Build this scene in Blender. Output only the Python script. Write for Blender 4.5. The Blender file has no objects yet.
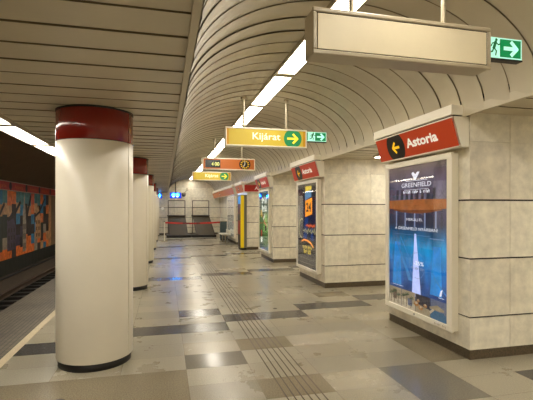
import bpy, math, random
from mathutils import Vector
random.seed(7)
C = bpy.context.scene.collection
PI = math.pi

# ------------------------------------------------------------------ camera, world, exposure
cam_d = bpy.data.cameras.new('camera')
cam = bpy.data.objects.new('camera', cam_d); C.objects.link(cam)
cam.location = (0, 0, 1.6)
cam.rotation_euler = (PI/2, 0, -math.radians(13.74))
cam_d.sensor_width = 36; cam_d.lens = 415/533*36
cam_d.shift_y = 9/533; cam_d.clip_start = 0.02; cam_d.clip_end = 200
bpy.context.scene.camera = cam
w = bpy.data.worlds.new('world'); bpy.context.scene.world = w; w.use_nodes = True
w.node_tree.nodes['Background'].inputs[0].default_value = (0.02, 0.018, 0.015, 1)
vs = bpy.context.scene.view_settings
vs.view_transform = 'Standard'; vs.look = 'None'; vs.gamma = 1; vs.use_curve_mapping = False
vs.exposure = 1.15
try:
    cy = bpy.context.scene.cycles
    cy.max_bounces = 10; cy.diffuse_bounces = 6; cy.glossy_bounces = 4
    cy.transparent_max_bounces = 8; cy.sample_clamp_indirect = 4; cy.use_denoising = True
except Exception:
    pass
VAULT_L, LEFT_L, PASS_L = 8.5, 9.5, 9.0      # lamp strengths
WARM = (1.0, 0.925, 0.79)

# ------------------------------------------------------------------ helpers
def lin(c):
    return tuple((x/255/12.92) if x/255 <= 0.04045 else ((x/255+0.055)/1.055)**2.4 for x in c)

def M(name, rgb, rough=0.5, metal=0.0, var=0.0, scale=6.0, stretch=None, emit=None, es=0.0, bump=0.0, fine=0.0, spec=0.5, rvar=0.0, coat=0.0):
    m = bpy.data.materials.new(name); m.use_nodes = True
    nt = m.node_tree; N = nt.nodes; L = nt.links
    b = N['Principled BSDF']; c = lin(rgb)
    b.inputs['Base Color'].default_value = (*c, 1)
    b.inputs['Roughness'].default_value = rough
    b.inputs['Metallic'].default_value = metal
    b.inputs['Specular IOR Level'].default_value = spec
    b.inputs['Coat Weight'].default_value = coat
    b.inputs['Coat Roughness'].default_value = 0.08
    if var or fine or bump or rvar:
        tc = N.new('ShaderNodeTexCoord'); mp = N.new('ShaderNodeMapping')
        L.new(tc.outputs['Object'], mp.inputs[0])
        if stretch: mp.inputs['Scale'].default_value = stretch
        n = N.new('ShaderNodeTexNoise'); n.inputs['Scale'].default_value = scale; n.inputs['Detail'].default_value = 6
        n.inputs['Roughness'].default_value = 0.62
        L.new(mp.outputs[0], n.inputs[0])
        r = N.new('ShaderNodeValToRGB'); L.new(n.outputs[0], r.inputs[0])
        r.color_ramp.elements[0].position = 0.3; r.color_ramp.elements[1].position = 0.7
        r.color_ramp.elements[0].color = (*[x*(1-var) for x in c], 1)
        r.color_ramp.elements[1].color = (*[min(1, x*(1+var)) for x in c], 1)
        out = r.outputs[0]
        if fine:
            f = N.new('ShaderNodeTexNoise'); f.inputs['Scale'].default_value = 85; f.inputs['Detail'].default_value = 2
            L.new(tc.outputs['Object'], f.inputs[0])
            fr = N.new('ShaderNodeValToRGB'); L.new(f.outputs[0], fr.inputs[0])
            fr.color_ramp.elements[0].position = 0.38; fr.color_ramp.elements[1].position = 0.62
            fr.color_ramp.elements[0].color = (1-fine,)*3+(1,); fr.color_ramp.elements[1].color = (1+fine,)*3+(1,)
            mx = N.new('ShaderNodeMix'); mx.data_type = 'RGBA'; mx.blend_type = 'MULTIPLY'; mx.inputs[0].default_value = 1
            L.new(out, mx.inputs[6]); L.new(fr.outputs[0], mx.inputs[7]); out = mx.outputs[2]
        L.new(out, b.inputs['Base Color'])
        if rvar:
            mr = N.new('ShaderNodeMapRange'); mr.inputs[3].default_value = rough-rvar; mr.inputs[4].default_value = rough+rvar
            L.new(n.outputs[0], mr.inputs[0]); L.new(mr.outputs[0], b.inputs['Roughness'])
        if bump:
            bp = N.new('ShaderNodeBump'); bp.inputs['Strength'].default_value = bump; bp.inputs['Distance'].default_value = 0.01
            L.new(n.outputs[0], bp.inputs['Height']); L.new(bp.outputs[0], b.inputs['Normal'])
    if emit is not None:
        b.inputs['Emission Color'].default_value = (*(lin(emit) if max(emit) > 1 else emit), 1)
        b.inputs['Emission Strength'].default_value = es
    return m

class Fr:
    """a flat frame: origin, right, up, outward"""
    def __init__(s, o, S, T, N): s.o, s.S, s.T, s.N = Vector(o), Vector(S), Vector(T), Vector(N)
    def __call__(s, a, b, c=0): return s.o + s.S*a + s.T*b + s.N*c

class MB:
    def __init__(s): s.v = []; s.f = []; s.mi = []; s.ms = []; s.sm = []
    def mat(s, m):
        if m not in s.ms: s.ms.append(m)
        return s.ms.index(m)
    def face(s, pts, m, smooth=False):
        i = len(s.v); s.v += [tuple(p) for p in pts]
        s.f.append(tuple(range(i, i+len(pts)))); s.mi.append(s.mat(m)); s.sm.append(smooth)
    def mesh(s, pts, faces, m, smooth=False):
        i = len(s.v); s.v += [tuple(p) for p in pts]; k = s.mat(m)
        for f in faces: s.f.append(tuple(i+j for j in f)); s.mi.append(k); s.sm.append(smooth)
    def box(s, x0, x1, y0, y1, z0, z1, m, bev=0.0, fr=None):
        # chamfered box (chamfer on every edge when bev > 0)
        if bev <= 0:
            P = [(x, y, z) for x in (x0, x1) for y in (y0, y1) for z in (z0, z1)]
            F = [(0,1,3,2),(4,6,7,5),(0,4,5,1),(2,3,7,6),(0,2,6,4),(1,5,7,3)]
        else:
            b = min(bev, (x1-x0)/2.2, (y1-y0)/2.2, (z1-z0)/2.2)
            P = []; idx = {}
            for ix, x in enumerate((x0, x1)):
                for iy, y in enumerate((y0, y1)):
                    for iz, z in enumerate((z0, z1)):
                        sx, sy, sz = (1 if ix == 0 else -1), (1 if iy == 0 else -1), (1 if iz == 0 else -1)
                        idx[ix, iy, iz] = len(P)
                        P += [(x, y+sy*b, z+sz*b), (x+sx*b, y, z+sz*b), (x+sx*b, y+sy*b, z)]
            g = lambda a, b_, c, k: idx[a, b_, c]+k
            F = []
            for a in (0, 1):
                q = [g(a,0,0,0), g(a,1,0,0), g(a,1,1,0), g(a,0,1,0)]; F.append(q if a else q[::-1])
                q = [g(0,a,0,1), g(0,a,1,1), g(1,a,1,1), g(1,a,0,1)]; F.append(q if a else q[::-1])
                q = [g(0,0,a,2), g(1,0,a,2), g(1,1,a,2), g(0,1,a,2)]; F.append(q if a else q[::-1])
                for c in (0, 1):
                    F.append([g(a,c,0,0), g(a,c,1,0), g(a,c,1,1), g(a,c,0,1)])
                    F.append([g(a,0,c,0), g(a,1,c,0), g(a,1,c,2), g(a,0,c,2)])
                    F.append([g(0,a,c,1), g(1,a,c,1), g(1,a,c,2), g(0,a,c,2)])
                    for d in (0, 1): F.append([g(a,c,d,0), g(a,c,d,1), g(a,c,d,2)])
        if fr: P = [fr(*p) for p in P]
        s.mesh(P, F, m)
    def prism(s, prof, fn, a, b, m):
        """closed profile [(p,q)] extruded; fn(p,q,t) gives the point"""
        n = len(prof)
        P = [fn(p, q, a) for p, q in prof]+[fn(p, q, b) for p, q in prof]
        F = [tuple(range(n))[::-1], tuple(range(n, 2*n))]+[(i, (i+1) % n, n+(i+1) % n, n+i) for i in range(n)]
        s.mesh(P, F, m)
    def tube(s, p0, p1, r, m, n=14, r1=None, caps=True):
        p0, p1 = Vector(p0), Vector(p1); d = (p1-p0).normalized()
        u = d.orthogonal().normalized(); w_ = d.cross(u); r1 = r if r1 is None else r1
        P = [p0+(u*math.cos(2*PI*i/n)+w_*math.sin(2*PI*i/n))*r for i in range(n)]
        P += [p1+(u*math.cos(2*PI*i/n)+w_*math.sin(2*PI*i/n))*r1 for i in range(n)]
        s.mesh(P, [(i, (i+1) % n, n+(i+1) % n, n+i) for i in range(n)], m, True)
        if caps: s.face(P[:n][::-1], m); s.face(P[n:], m)
    def lathe(s, prof, m, o=(0, 0, 0), n=32, a0=0, a1=2*PI):
        """prof [(r,z)] around z"""
        full = abs(a1-a0-2*PI) < 1e-6; k = n if full else n+1
        P = []
        for r, z in prof:
            for i in range(k):
                a = a0+(a1-a0)*i/n; P.append((o[0]+r*math.cos(a), o[1]+r*math.sin(a), o[2]+z))
        F = []
        for j in range(len(prof)-1):
            for i in range(n):
                i2 = (i+1) % k; F.append((j*k+i, j*k+i2, (j+1)*k+i2, (j+1)*k+i))
        s.mesh(P, F, m, True)
    # flat drawing inside a frame
    def poly(s, fr, pts, c, m): s.face([fr(a, b, c) for a, b in pts], m)
    def rect(s, fr, a0, a1, b0, b1, c, m): s.poly(fr, [(a0, b0), (a1, b0), (a1, b1), (a0, b1)], c, m)
    def ell(s, fr, ca, cb, ra, rb, c, m, lo=-9, hi=9, n=36):
        s.poly(fr, [(ca+ra*math.cos(2*PI*i/n), min(hi, max(lo, cb+rb*math.sin(2*PI*i/n)))) for i in range(n)], c, m)
    def stroke(s, fr, pts, wd, c, m):
        for (a, b), (d, e) in zip(pts, pts[1:]):
            l = math.hypot(d-a, e-b) or 1; px, py = -(e-b)/l*wd/2, (d-a)/l*wd/2; ex, ey = (d-a)/l*wd*.3, (e-b)/l*wd*.3
            s.poly(fr, [(a-ex-px, b-ey-py), (d+ex-px, e+ey-py), (d+ex+px, e+ey+py), (a-ex+px, b-ey+py)], c, m)
    def text(s, fr, string, a0, a1, b0, b1, c, m, bold=0.0):
        V, F, (x0, x1, y0, y1) = text_geo(string, bold)
        P = [fr(a0+(x-x0)/(x1-x0)*(a1-a0), b0+(y-y0)/(y1-y0)*(b1-b0), c) for x, y in V]
        s.mesh(P, F, m)
    def marks(s, fr, a0, a1, b0, b1, c, m, n=8, gap=()):
        """lettering too small to read: a row of uneven letter-like strokes"""
        w_ = (a1-a0)/n; h = b1-b0; wd = min(w_*.3, h*.3)
        for i in range(n):
            if i in gap: continue
            x = a0+i*w_; k = (i*7+3) % 4
            s.stroke(fr, [(x+w_*.2, b0), (x+w_*.2, b1 if k != 2 else b0+h*.7)], wd, c, m)
            if k != 1: s.stroke(fr, [(x+w_*.2, b0+h*(.1+.25*k)), (x+w_*.7, b0+h*(.1+.25*k))], wd, c+.0003, m)
            if k in (0, 3): s.stroke(fr, [(x+w_*.7, b0), (x+w_*.7, b0+h*.75)], wd, c, m)
    def arrow(s, fr, ca, cb, L, wd, c, m, d=1):
        """shaft and chevron head pointing to +right (d=1) or left"""
        q = lambda x, y: (ca+d*x*L, cb+y*L)
        s.stroke(fr, [q(-.5, 0), q(.42, 0)], wd, c, m)
        s.stroke(fr, [q(.05, .42), q(.47, 0), q(.05, -.42)], wd, c+.0004, m)
    def build(s, name, parent=None, loc=(0, 0, 0)):
        me = bpy.data.meshes.new(name); me.from_pydata(s.v, [], s.f)
        for m in s.ms: me.materials.append(m)
        me.polygons.foreach_set('material_index', s.mi); me.polygons.foreach_set('use_smooth', s.sm)
        me.update()
        o = bpy.data.objects.new(name, me); C.objects.link(o); o.location = loc
        if parent: o.parent = parent
        return o

_tc = {}
def text_geo(string, bold=0.0):
    k = (string, bold)
    if k in _tc: return _tc[k]
    cu = bpy.data.curves.new('letters', 'FONT'); cu.body = string; cu.resolution_u = 3; cu.offset = bold
    o = bpy.data.objects.new('letters', cu); C.objects.link(o)
    dg = bpy.context.evaluated_depsgraph_get(); dg.update()
    me = bpy.data.meshes.new_from_object(o.evaluated_get(dg))
    V = [(v.co.x, v.co.y) for v in me.vertices]; F = [tuple(p.vertices) for p in me.polygons]
    bpy.data.objects.remove(o); bpy.data.curves.remove(cu); bpy.data.meshes.remove(me)
    xs = [v[0] for v in V]; ys = [v[1] for v in V]
    _tc[k] = (V, F, (min(xs), max(xs), min(ys), max(ys)))
    return _tc[k]

def thing(name, label, cat, loc=(0, 0, 0), rz=0, group=None):
    o = bpy.data.objects.new(name, None); C.objects.link(o); o.empty_display_size = .1
    o.location = loc; o.rotation_euler = (0, 0, rz); return tag(o, label, cat, group)
def tag(o, label, cat, group=None):
    o['label'] = label; o['category'] = cat
    if group: o['group'] = group
    return o
def struct(o): o['kind'] = 'structure'; return o
def dup(root, loc, label=None):
    r = root.copy(); C.objects.link(r); r.location = loc
    if label: r['label'] = label
    def kids(a, b):
        for ch in list(a.children):
            c = ch.copy(); C.objects.link(c); c.parent = b; kids(ch, c)
    kids(root, r)
    return r

# ------------------------------------------------------------------ materials
mFloor = [M('granite_base', (155, 148, 129), .28, var=.04, scale=2, fine=.19, rvar=.03),
          M('granite_warm', (149, 141, 121), .28, var=.04, scale=2, fine=.19, rvar=.03),
          M('granite_grey', (144, 138, 121), .28, var=.04, scale=2, fine=.19, rvar=.03),
          M('granite_light', (166, 158, 139), .27, var=.04, scale=2, fine=.15, rvar=.03),
          M('granite_medium', (136, 129, 111), .28, var=.04, scale=2, fine=.19, rvar=.03),
          M('granite_brown', (128, 118, 97), .22, var=.05, scale=2, fine=.22, rvar=.03),
          M('granite_dark', (70, 68, 66), .21, var=.06, scale=2, fine=.15, rvar=.03),
          M('granite_blue_grey', (112, 107, 96), .18, var=.05, scale=2, fine=.19, rvar=.03)]
mJoint = M('joint', (96, 84, 62), .8)
mGroove = M('groove', (66, 54, 38), .7)
mStripe = M('stripe_stone', (186, 172, 142), .4, var=.08, fine=.15)
mSlat = M('ceiling_slat', (204, 193, 168), .42, var=.06, scale=1.2)
mSlatEdge = M('slat_edge', (116, 102, 76), .6)
mVaultBack = M('vault_gap', (140, 124, 96), .7)
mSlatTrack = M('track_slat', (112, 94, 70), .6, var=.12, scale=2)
mVault = M('vault_panel', (202, 192, 168), .38, var=.05, scale=1.1)
mVaultB = M('vault_panel_b', (196, 186, 163), .38, var=.05, scale=1.3)
mTrim = M('trim_paint', (206, 196, 172), .45)
mStone = [M('marble_a', (228, 221, 202), .38, var=.18, scale=7, bump=.05), M('marble_b', (220, 212, 193), .38, var=.20, scale=6, bump=.05),
          M('marble_c', (234, 228, 210), .38, var=.16, scale=8, bump=.05)]
mSeam = M('seam_dark', (44, 36, 28), .7)
mPlinth = M('plinth_granite', (84, 72, 54), .4, var=.15, fine=.3)
mCream = M('cream_enamel', (236, 229, 212), .3, var=.02, scale=1.5)
mRed = M('red_enamel', (140, 28, 16), .2, var=.05, coat=.5)
mBlack = M('black_rubber', (22, 19, 17), .5)
mFrame = M('frame_cream', (243, 237, 220), .35)
mFrameBr = M('frame_bronze', (180, 168, 144), .35)
mSteel = M('rod_steel', (176, 166, 142), .35, metal=.4)
mRedFace = M('sign_red', (188, 62, 20), .4, emit=(190, 56, 12), es=.06)
mDkRedFace = M('sign_dark_red', (150, 26, 14), .4, emit=(150, 26, 12), es=.10)
mOrgFace = M('sign_orange', (180, 98, 36), .4, emit=(185, 98, 34), es=.06)
mWhiteInk = M('white_ink', (240, 236, 226), .5, emit=(240, 236, 226), es=.15)
mYelInk = M('yellow_ink', (245, 195, 20), .5, emit=(245, 195, 20), es=.18)
mBlkInk = M('black_ink', (26, 22, 16), .4)
mYelFace = M('yellow_diffuser', (196, 172, 62), .4, var=.05, scale=2.5, emit=(205, 176, 44), es=.16)
mYelEdge = M('yellow_diffuser_edge', (190, 140, 36), .4, emit=(195, 135, 26), es=.16)
mYelText = M('pale_text', (250, 240, 205), .5, emit=(250, 240, 205), es=.35)
mGrnDisc = M('green_disc', (34, 128, 78), .4, emit=(34, 130, 80), es=.25)
mArrYel = M('arrow_yellow', (245, 220, 70), .4, emit=(245, 220, 60), es=.35)
mBlank = M('blank_panel', (228, 216, 186), .42, var=.04, scale=3)
mGrn = M('exit_green', (10, 120, 70), .4, emit=(0, 140, 76), es=.3)
mGrnWhite = M('exit_white', (190, 240, 225), .4, emit=(170, 240, 220), es=.35)
mGrnDeep = M('exit_dark_green', (6, 90, 44), .4, emit=(0, 90, 44), es=.4)
def lamp_mat(name, s): return M(name, (250, 240, 220), .4, emit=WARM, es=s)
mLampV, mLampL, mLampP = lamp_mat('vault_diffuser', VAULT_L), lamp_mat('aisle_diffuser', LEFT_L), lamp_mat('passage_diffuser', PASS_L)

def glass_mat():
    m = bpy.data.materials.new('pane_glass'); m.use_nodes = True; N = m.node_tree.nodes; L = m.node_tree.links
    N.remove(N['Principled BSDF']); o = N['Material Output']
    t = N.new('ShaderNodeBsdfTransparent'); g = N.new('ShaderNodeBsdfGlossy'); g.inputs['Roughness'].default_value = .03
    lw = N.new('ShaderNodeLayerWeight'); lw.inputs[0].default_value = .5; pw = N.new('ShaderNodeMath'); pw.operation = 'POWER'; pw.inputs[1].default_value = 4
    f = N.new('ShaderNodeMapRange'); f.inputs[3].default_value = .04; f.inputs[4].default_value = .9; L.new(lw.outputs['Facing'], pw.inputs[0]); L.new(pw.outputs[0], f.inputs[0]); x = N.new('ShaderNodeMixShader')
    L.new(f.outputs[0], x.inputs[0]); L.new(t.outputs[0], x.inputs[1]); L.new(g.outputs[0], x.inputs[2]); L.new(x.outputs[0], o.inputs[0])
    return m
mGlass = glass_mat()

# ------------------------------------------------------------------ setting: floor
Y0, Y1 = -12.0, 26.5
PX0, XR = -2.49, 8.2
fl = MB()
fl.face([(-1.61, Y0, -.004), (XR, Y0, -.004), (XR, Y1, -.004), (-1.61, Y1, -.004)], mJoint)
TX, TY, OX, OY = .626, .41, .207, 3.80
special = {}
def put(c0, c1, r0, r1, k):
    for c in range(c0, c1):
        for r in range(r0, r1): special[c, r] = k
for p in range(-2, 6):                  # the dark staircase bands come back every ten rows
    q = p*10
    if p != -1:
        put(-3, -1, 3+q, 4+q, 6)
    put(-1, 1, 4+q, 5+q, 6); put(1, 3, 5+q, 6+q, 6); put(3, 5, 6+q, 7+q, 6); put(5, 7, 7+q, 8+q, 6)
put(0, 1, 6, 7, 6)
put(3, 8, -3, -1, 0); put(5, 8, -2, -1, 6)
put(3, 4, -2, 0, 7); put(2, 3, -1, 0, 3); put(3, 4, 2, 3, 3); put(0, 1, 1, 2, 7); put(0, 1, 0, 1, 0); put(0, 1, -1, 0, 4)
put(-1, 0, -2, 1, 5); put(-3, -1, -2, 1, 5); put(-2, -1, 1, 2, 3); put(0, 1, 3, 4, 4); put(0, 1, 2, 3, 3); put(-1, 0, 1, 2, 0); put(-1, 0, 6, 7, 4)
put(1, 2, 2, 3, 5); put(1, 3, 3, 4, 2); put(4, 5, 8, 9, 5); put(1, 3, 9, 10, 4); put(-3, -2, 2, 3, 4); put(1, 2, -1, 0, 5); put(1, 2, 0, 1, 1); put(2, 3, 1, 2, 1)
put(4, 5, 0, 2, 5)
for c in range(-3, 13):
    for r in range(-40, 56):
        x0, x1 = OX+c*TX, OX+(c+1)*TX; y0, y1 = OY+r*TY, OY+(r+1)*TY
        x0, x1, y0, y1 = max(x0, -1.61), min(x1, XR), max(y0, Y0), min(y1, Y1)
        if x1-x0 < .02 or y1-y0 < .02: continue
        k = special.get((c, r))
        if k is None:
            t = random.random(); k = 0 if t < .42 else 1 if t < .68 else 2 if t < .88 else (3 if t < .93 else 4)
        g = .0016
        fl.face([(x0+g, y0+g, 0), (x1-g, y0+g, 0), (x1-g, y1-g, 0), (x0+g, y1-g, 0)], mFloor[k])
for i in range(6):                       # guidance grooves
    x = 1.006+i*.064; fl.face([(x-.006, 0, .0012), (x+.006, 0, .0012), (x+.006, 18, .0012), (x-.006, 18, .0012)], mGroove)
fl.box(-1.70, -1.61, Y0, Y1, -.1, 0, mStripe)
# grille-like safety strip
def grid_mat():
    m = M('edge_tiles', (92, 84, 70), .6); nt = m.node_tree; N = nt.nodes; L = nt.links; b = N['Principled BSDF']
    tc = N.new('ShaderNodeTexCoord'); br = N.new('ShaderNodeTexBrick'); br.offset = 0; br.inputs['Scale'].default_value = 1
    br.inputs['Brick Width'].default_value = .055; br.inputs['Row Height'].default_value = .055; br.inputs['Mortar Size'].default_value = .007
    br.inputs['Color1'].default_value = (*lin((104, 95, 78)), 1); br.inputs['Color2'].default_value = (*lin((88, 80, 66)), 1); br.inputs['Mortar'].default_value = (*lin((52, 45, 35)), 1)
    n = N.new('ShaderNodeTexNoise'); n.inputs['Scale'].default_value = 1.6; n.inputs['Detail'].default_value = 4
    r = N.new('ShaderNodeValToRGB'); r.color_ramp.elements[0].position = .3; r.color_ramp.elements[0].color = (.6, .6, .6, 1); r.color_ramp.elements[1].position = .7; r.color_ramp.elements[1].color = (1.3, 1.3, 1.3, 1)
    mx = N.new('ShaderNodeMix'); mx.data_type = 'RGBA'; mx.blend_type = 'MULTIPLY'; mx.inputs[0].default_value = 1
    L.new(tc.outputs['Object'], br.inputs[0]); L.new(tc.outputs['Object'], n.inputs[0]); L.new(n.outputs[0], r.inputs[0])
    L.new(br.outputs[0], mx.inputs[6]); L.new(r.outputs[0], mx.inputs[7]); L.new(mx.outputs[2], b.inputs['Base Color']); return m
mGrid = grid_mat()
fl.box(PX0, -1.70, Y0, Y1, -.14, 0, mGrid)
fl.box(PX0+.08, PX0+.14, Y0, Y1, -1.12, -.14, M('platform_side', (52, 46, 38), .8, var=.2))
struct(fl.build('floor'))

# track bed
mBed = M('track_bed', (40, 34, 27), .85, var=.3, scale=9, bump=.4)
mBedC = M('track_concrete', (66, 54, 40), .8, var=.15, scale=2)
tb = MB()
tb.box(-5.7, PX0+.14, Y0, 34, -1.2, -1.12, mBed)
tb.prism([(-5.62, -1.12), (-4.78, -1.12), (-4.83, -.98), (-5.35, -.80), (-5.62, -.80)], lambda p, q, t: (p, t, q), Y0, 34, mBedC)
struct(tb.build('floor'))

# ------------------------------------------------------------------ setting: ceilings
ST = .3154
def slats(mb, x0, x1, z, m, ya, yb, tilt=.006):
    y = ya; i = 0
    while y < yb-.01:
        e = min(y+ST, yb)-.009
        j = random.uniform(-.0015, .0015)
        d = random.choice([.004, .005, .006, .008])
        mb.mesh([(x0, y, z-d+j), (x1, y, z-d+j), (x1, y+.05, z-d*.9+j), (x0, y+.05, z-d*.9+j), (x1, e, z-j), (x0, e, z-j)], [(0,1,2,3), (3,2,4,5)], m)
        mb.mesh([(x0, y, z-d+j), (x1, y, z-d+j), (x0, y, z+.03), (x1, y, z+.03), (x0, e, z-j), (x1, e, z-j), (x0, e, z+.03), (x1, e, z+.03)], [(0,2,3,1), (4,5,7,6)], mSlatEdge)
        y += ST
ce = MB()
slats(ce, -1.70, .135, 2.62, mSlat, Y0, Y1)
ce.box(-2.02, .18, Y0, Y1, 2.70, 2.74, mBlack)
struct(ce.build('ceiling'))
ce = MB()
slats(ce, 3.08, XR, 2.62, mSlat, Y0, Y1)
ce.box(3.05, XR, Y0, Y1, 2.70, 2.74, mBlack)
struct(ce.build('ceiling'))
# the vault: lapped arched panels
va = MB(); CX, HW, ZS, RI = 1.615, 1.435, 2.60, .865
y = Y0; n = 44; k = 0
while y < Y1-.01:
    e = min(y+ST-random.choice([.004, .006, .007, .010]), Y1); lap = random.choice([.004, .006, .009, .012]); P = []
    for yy, dr in ((y, -lap), (e, .0)):
        for i in range(n+1):
            a = PI*i/n
            P.append((CX-(HW+dr)*math.cos(a), yy, ZS+(RI+dr)*math.sin(a)))
    F = [(i, i+1, n+1+i+1, n+1+i) for i in range(n)]
    va.mesh(P, F, mVault if k % 3 else mVaultB, True)
    y += ST; k += 1
P = [(CX-(HW+.03)*math.cos(PI*i/n), yy, ZS+(RI+.03)*math.sin(PI*i/n)) for yy in (Y0, Y1) for i in range(n+1)]
va.mesh(P, [(i, i+1, n+1+i+1, n+1+i) for i in range(n)], mVaultBack, True)
struct(va.build('ceiling'))
tl = MB(); tl.box(.132, .176, Y0, Y1, 2.585, 2.72, mTrim); struct(tl.build('trim_1'))
tr = MB(); tr.box(3.045, 3.085, Y0, Y1, 2.575, 2.66, mTrim); struct(tr.build('trim_2'))
# tunnel ceiling over the track
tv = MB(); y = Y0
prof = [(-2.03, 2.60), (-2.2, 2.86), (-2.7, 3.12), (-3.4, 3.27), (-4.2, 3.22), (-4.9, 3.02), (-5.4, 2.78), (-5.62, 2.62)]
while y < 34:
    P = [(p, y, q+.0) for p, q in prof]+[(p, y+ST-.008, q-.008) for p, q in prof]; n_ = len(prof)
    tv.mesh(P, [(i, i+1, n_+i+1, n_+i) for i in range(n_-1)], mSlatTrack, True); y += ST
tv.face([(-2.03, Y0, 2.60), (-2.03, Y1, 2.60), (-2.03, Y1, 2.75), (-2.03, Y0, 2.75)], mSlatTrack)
struct(tv.build('ceiling'))

# ------------------------------------------------------------------ setting: walls
ZL = [.105, .447, 1.07, 1.695, 2.32]
def cladding(mb, fr, length, step, ztop, first=None, zl=ZL):
    """stone slabs with broad dark bed joints and hairline upright joints; fr: right, up, outward"""
    z = zl+[ztop]
    for a, b in zip(z, z[1:]):
        s = 0
        while s < length-.01:
            e = min(s+step, length)
            g = .009 if b in ZL[1:4] else .0015
            g0 = .009 if a in ZL[1:4] else .0015
            if b == 2.32: g = .0015
            if a == 2.32: g0 = .0015
            mb.box(s+.0028, e-.0028, a+g0, b-g, 0, .02, random.choice(mStone), fr=fr)
            s = e
# end wall
mEnd = M('end_wall_core', (60, 50, 40), .8)
we = MB()
we.box(PX0, XR, Y1+.02, Y1+.3, -.05, 3.7, mEnd)
cladding(we, Fr((PX0, Y1+.02, 0), (1, 0, 0), (0, 0, 1), (0, -1, 0)), XR-PX0, 1.02, 2.95)
s = 0
while s < XR-PX0-.01:
    e = min(s+1.02, XR-PX0); we.box(s+.001, e-.001, 2.953, 3.65, 0, .02, mStone[1], fr=Fr((PX0, Y1+.02, 0), (1, 0, 0), (0, 0, 1), (0, -1, 0))); s = e
we.box(PX0, XR, Y1-.02, Y1+.02, 0, .105, mPlinth)
struct(we.build('wall_end'))
wb = MB(); wb.box(-5.7, XR+.1, Y0-.2, Y0, -1.2, 3.7, mStone[1]); struct(wb.build('wall_back'))
wr = MB(); wr.box(XR, XR+.2, Y0, Y1, 0, 2.8, mStone[0]); struct(wr.build('wall_right'))
# left wall behind the track: dado, cladding, base
mTWall = M('tunnel_cladding', (128, 104, 76), .55, var=.10, scale=2)
mDado = M('tunnel_dado', (40, 40, 28), .6, var=.15)
wl = MB()
wl.box(-5.75, -5.62, Y0, 34, -1.2, 2.75, mBlack)
y = Y0
while y < 34:
    wl.box(-5.62, -5.60, y+.004, y+.446, -.22, 2.28, mTWall); wl.box(-5.62, -5.60, y+.004, y+.446, -.80, -.235, mDado); y += .45
struct(wl.build('wall_left'))
wt = MB(); wt.box(-5.75, -2.3, 34, 34.1, -1.2, 3.4, mBlack); struct(wt.build('wall_tunnel'))

# ------------------------------------------------------------------ platform columns
def column(label):
    t = thing('platform_column', label, 'column', (0, 0, 0), 0, 'round columns along the platform edge')
    b = MB(); b.lathe([(0, 0), (.360, 0), (.360, .078), (.30, .078)], mBlack, n=48); b.build('plinth', t)
    b = MB(); b.lathe([(.364, .076), (.364, 2.618)], mSeam, n=48); b.build('core', t)
    for (z0, z1, mt, nm) in ((.076, 2.287, mCream, 'panel'), (2.293, 2.600, mRed, 'red_band')):
        for c, hw in ((-90, 66), (0, 24), (90, 66), (180, 24)):
            b = MB(); a0, a1 = math.radians(c-hw+1.0), math.radians(c+hw-1.0)
            b.lathe([(.366, z0), (.376, z0), (.380, z0+.004), (.380, z1-.004), (.376, z1), (.366, z1)], mt, n=max(6, int(hw/2.5)), a0=a0, a1=a1)
            for a in (a0, a1):
                q = [(.366*math.cos(a), .366*math.sin(a)), (.380*math.cos(a), .380*math.sin(a))]
                b.face([(*q[0], z0), (*q[1], z0), (*q[1], z1), (*q[0], z1)], mt)
            b.build(nm, t)
    b = MB(); b.lathe([(.350, 2.601), (.384, 2.601), (.384, 2.622), (.3, 2.622)], mBlack, n=48); b.build('collar', t)
    return t
cl = ['large round cream column with red top band, nearest the camera',
      'second round cream column with red top, just behind the nearest column',
      'third round cream column with red top, counted from the camera',
      'fourth round cream column with red top, counted from the camera',
      'fifth round cream column with red top, next to last before the end wall',
      'farthest round cream column with red top, close to the end wall']
col = column(cl[0]); col.location = (-.718, 4.716, 0)
for i in range(1, 6): dup(col, (-.71, 4.716+4.1*i, 0), cl[i])

# ------------------------------------------------------------------ stone pillars (origin at near left corner)
def pillar(label, y, length=1.64, nx=4):
    t = thing('stone_pillar', label, 'pillar', (3.13, y, 0), 0, 'stone clad pillars between the passages')
    W = .51*nx
    b = MB(); b.box(.02, W-.02, .02, length-.02, 0, 2.63, mSeam); b.build('core', t)
    b = MB(); b.box(.006, W-.006, .006, length-.006, 0, .105, mPlinth, bev=.004); b.build('plinth', t)
    for fr, L_, st in ((Fr((0, .02, 0), (1, 0, 0), (0, 0, 1), (0, -1, 0)), W, .51),
                       (Fr((.02, length, 0), (0, -1, 0), (0, 0, 1), (-1, 0, 0)), length, length/max(1, round(length/.547))),
                       (Fr((W, length-.02, 0), (-1, 0, 0), (0, 0, 1), (0, 1, 0)), W, .51),
                       (Fr((W-.02, 0, 0), (0, 1, 0), (0, 0, 1), (1, 0, 0)), length, length/max(1, round(length/.547)))):
        b = MB(); cladding(b, fr, L_, st, 2.63); b.build('cladding', t)
    return t
PY = [3.75, 7.85, 11.95, 16.05]
for yv, lb in zip(PY, ['stone clad pillar at right front carrying the blue pool poster',
                       'stone clad pillar carrying the dark navy poster, second from the camera',
                       'stone clad pillar carrying the green poster, third from the camera',
                       'stone clad pillar behind the yellow edged cabinet']):
    pillar(lb, yv)
pillar('long far stone pillar with the white benches in front', 18.45, 2.9)
# recessed wall between last pillar and end wall
wn = MB(); wn.box(3.42, 3.6, 21.35, Y1, 0, 2.63, mSeam); cladding(wn, Fr((3.42, Y1, 0), (0, -1, 0), (0, 0, 1), (-1, 0, 0)), Y1-21.35, .86, 2.6)
wn.box(3.39, 3.42, 21.35, Y1, 0, .105, mPlinth); struct(wn.build('wall_recess'))

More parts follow.
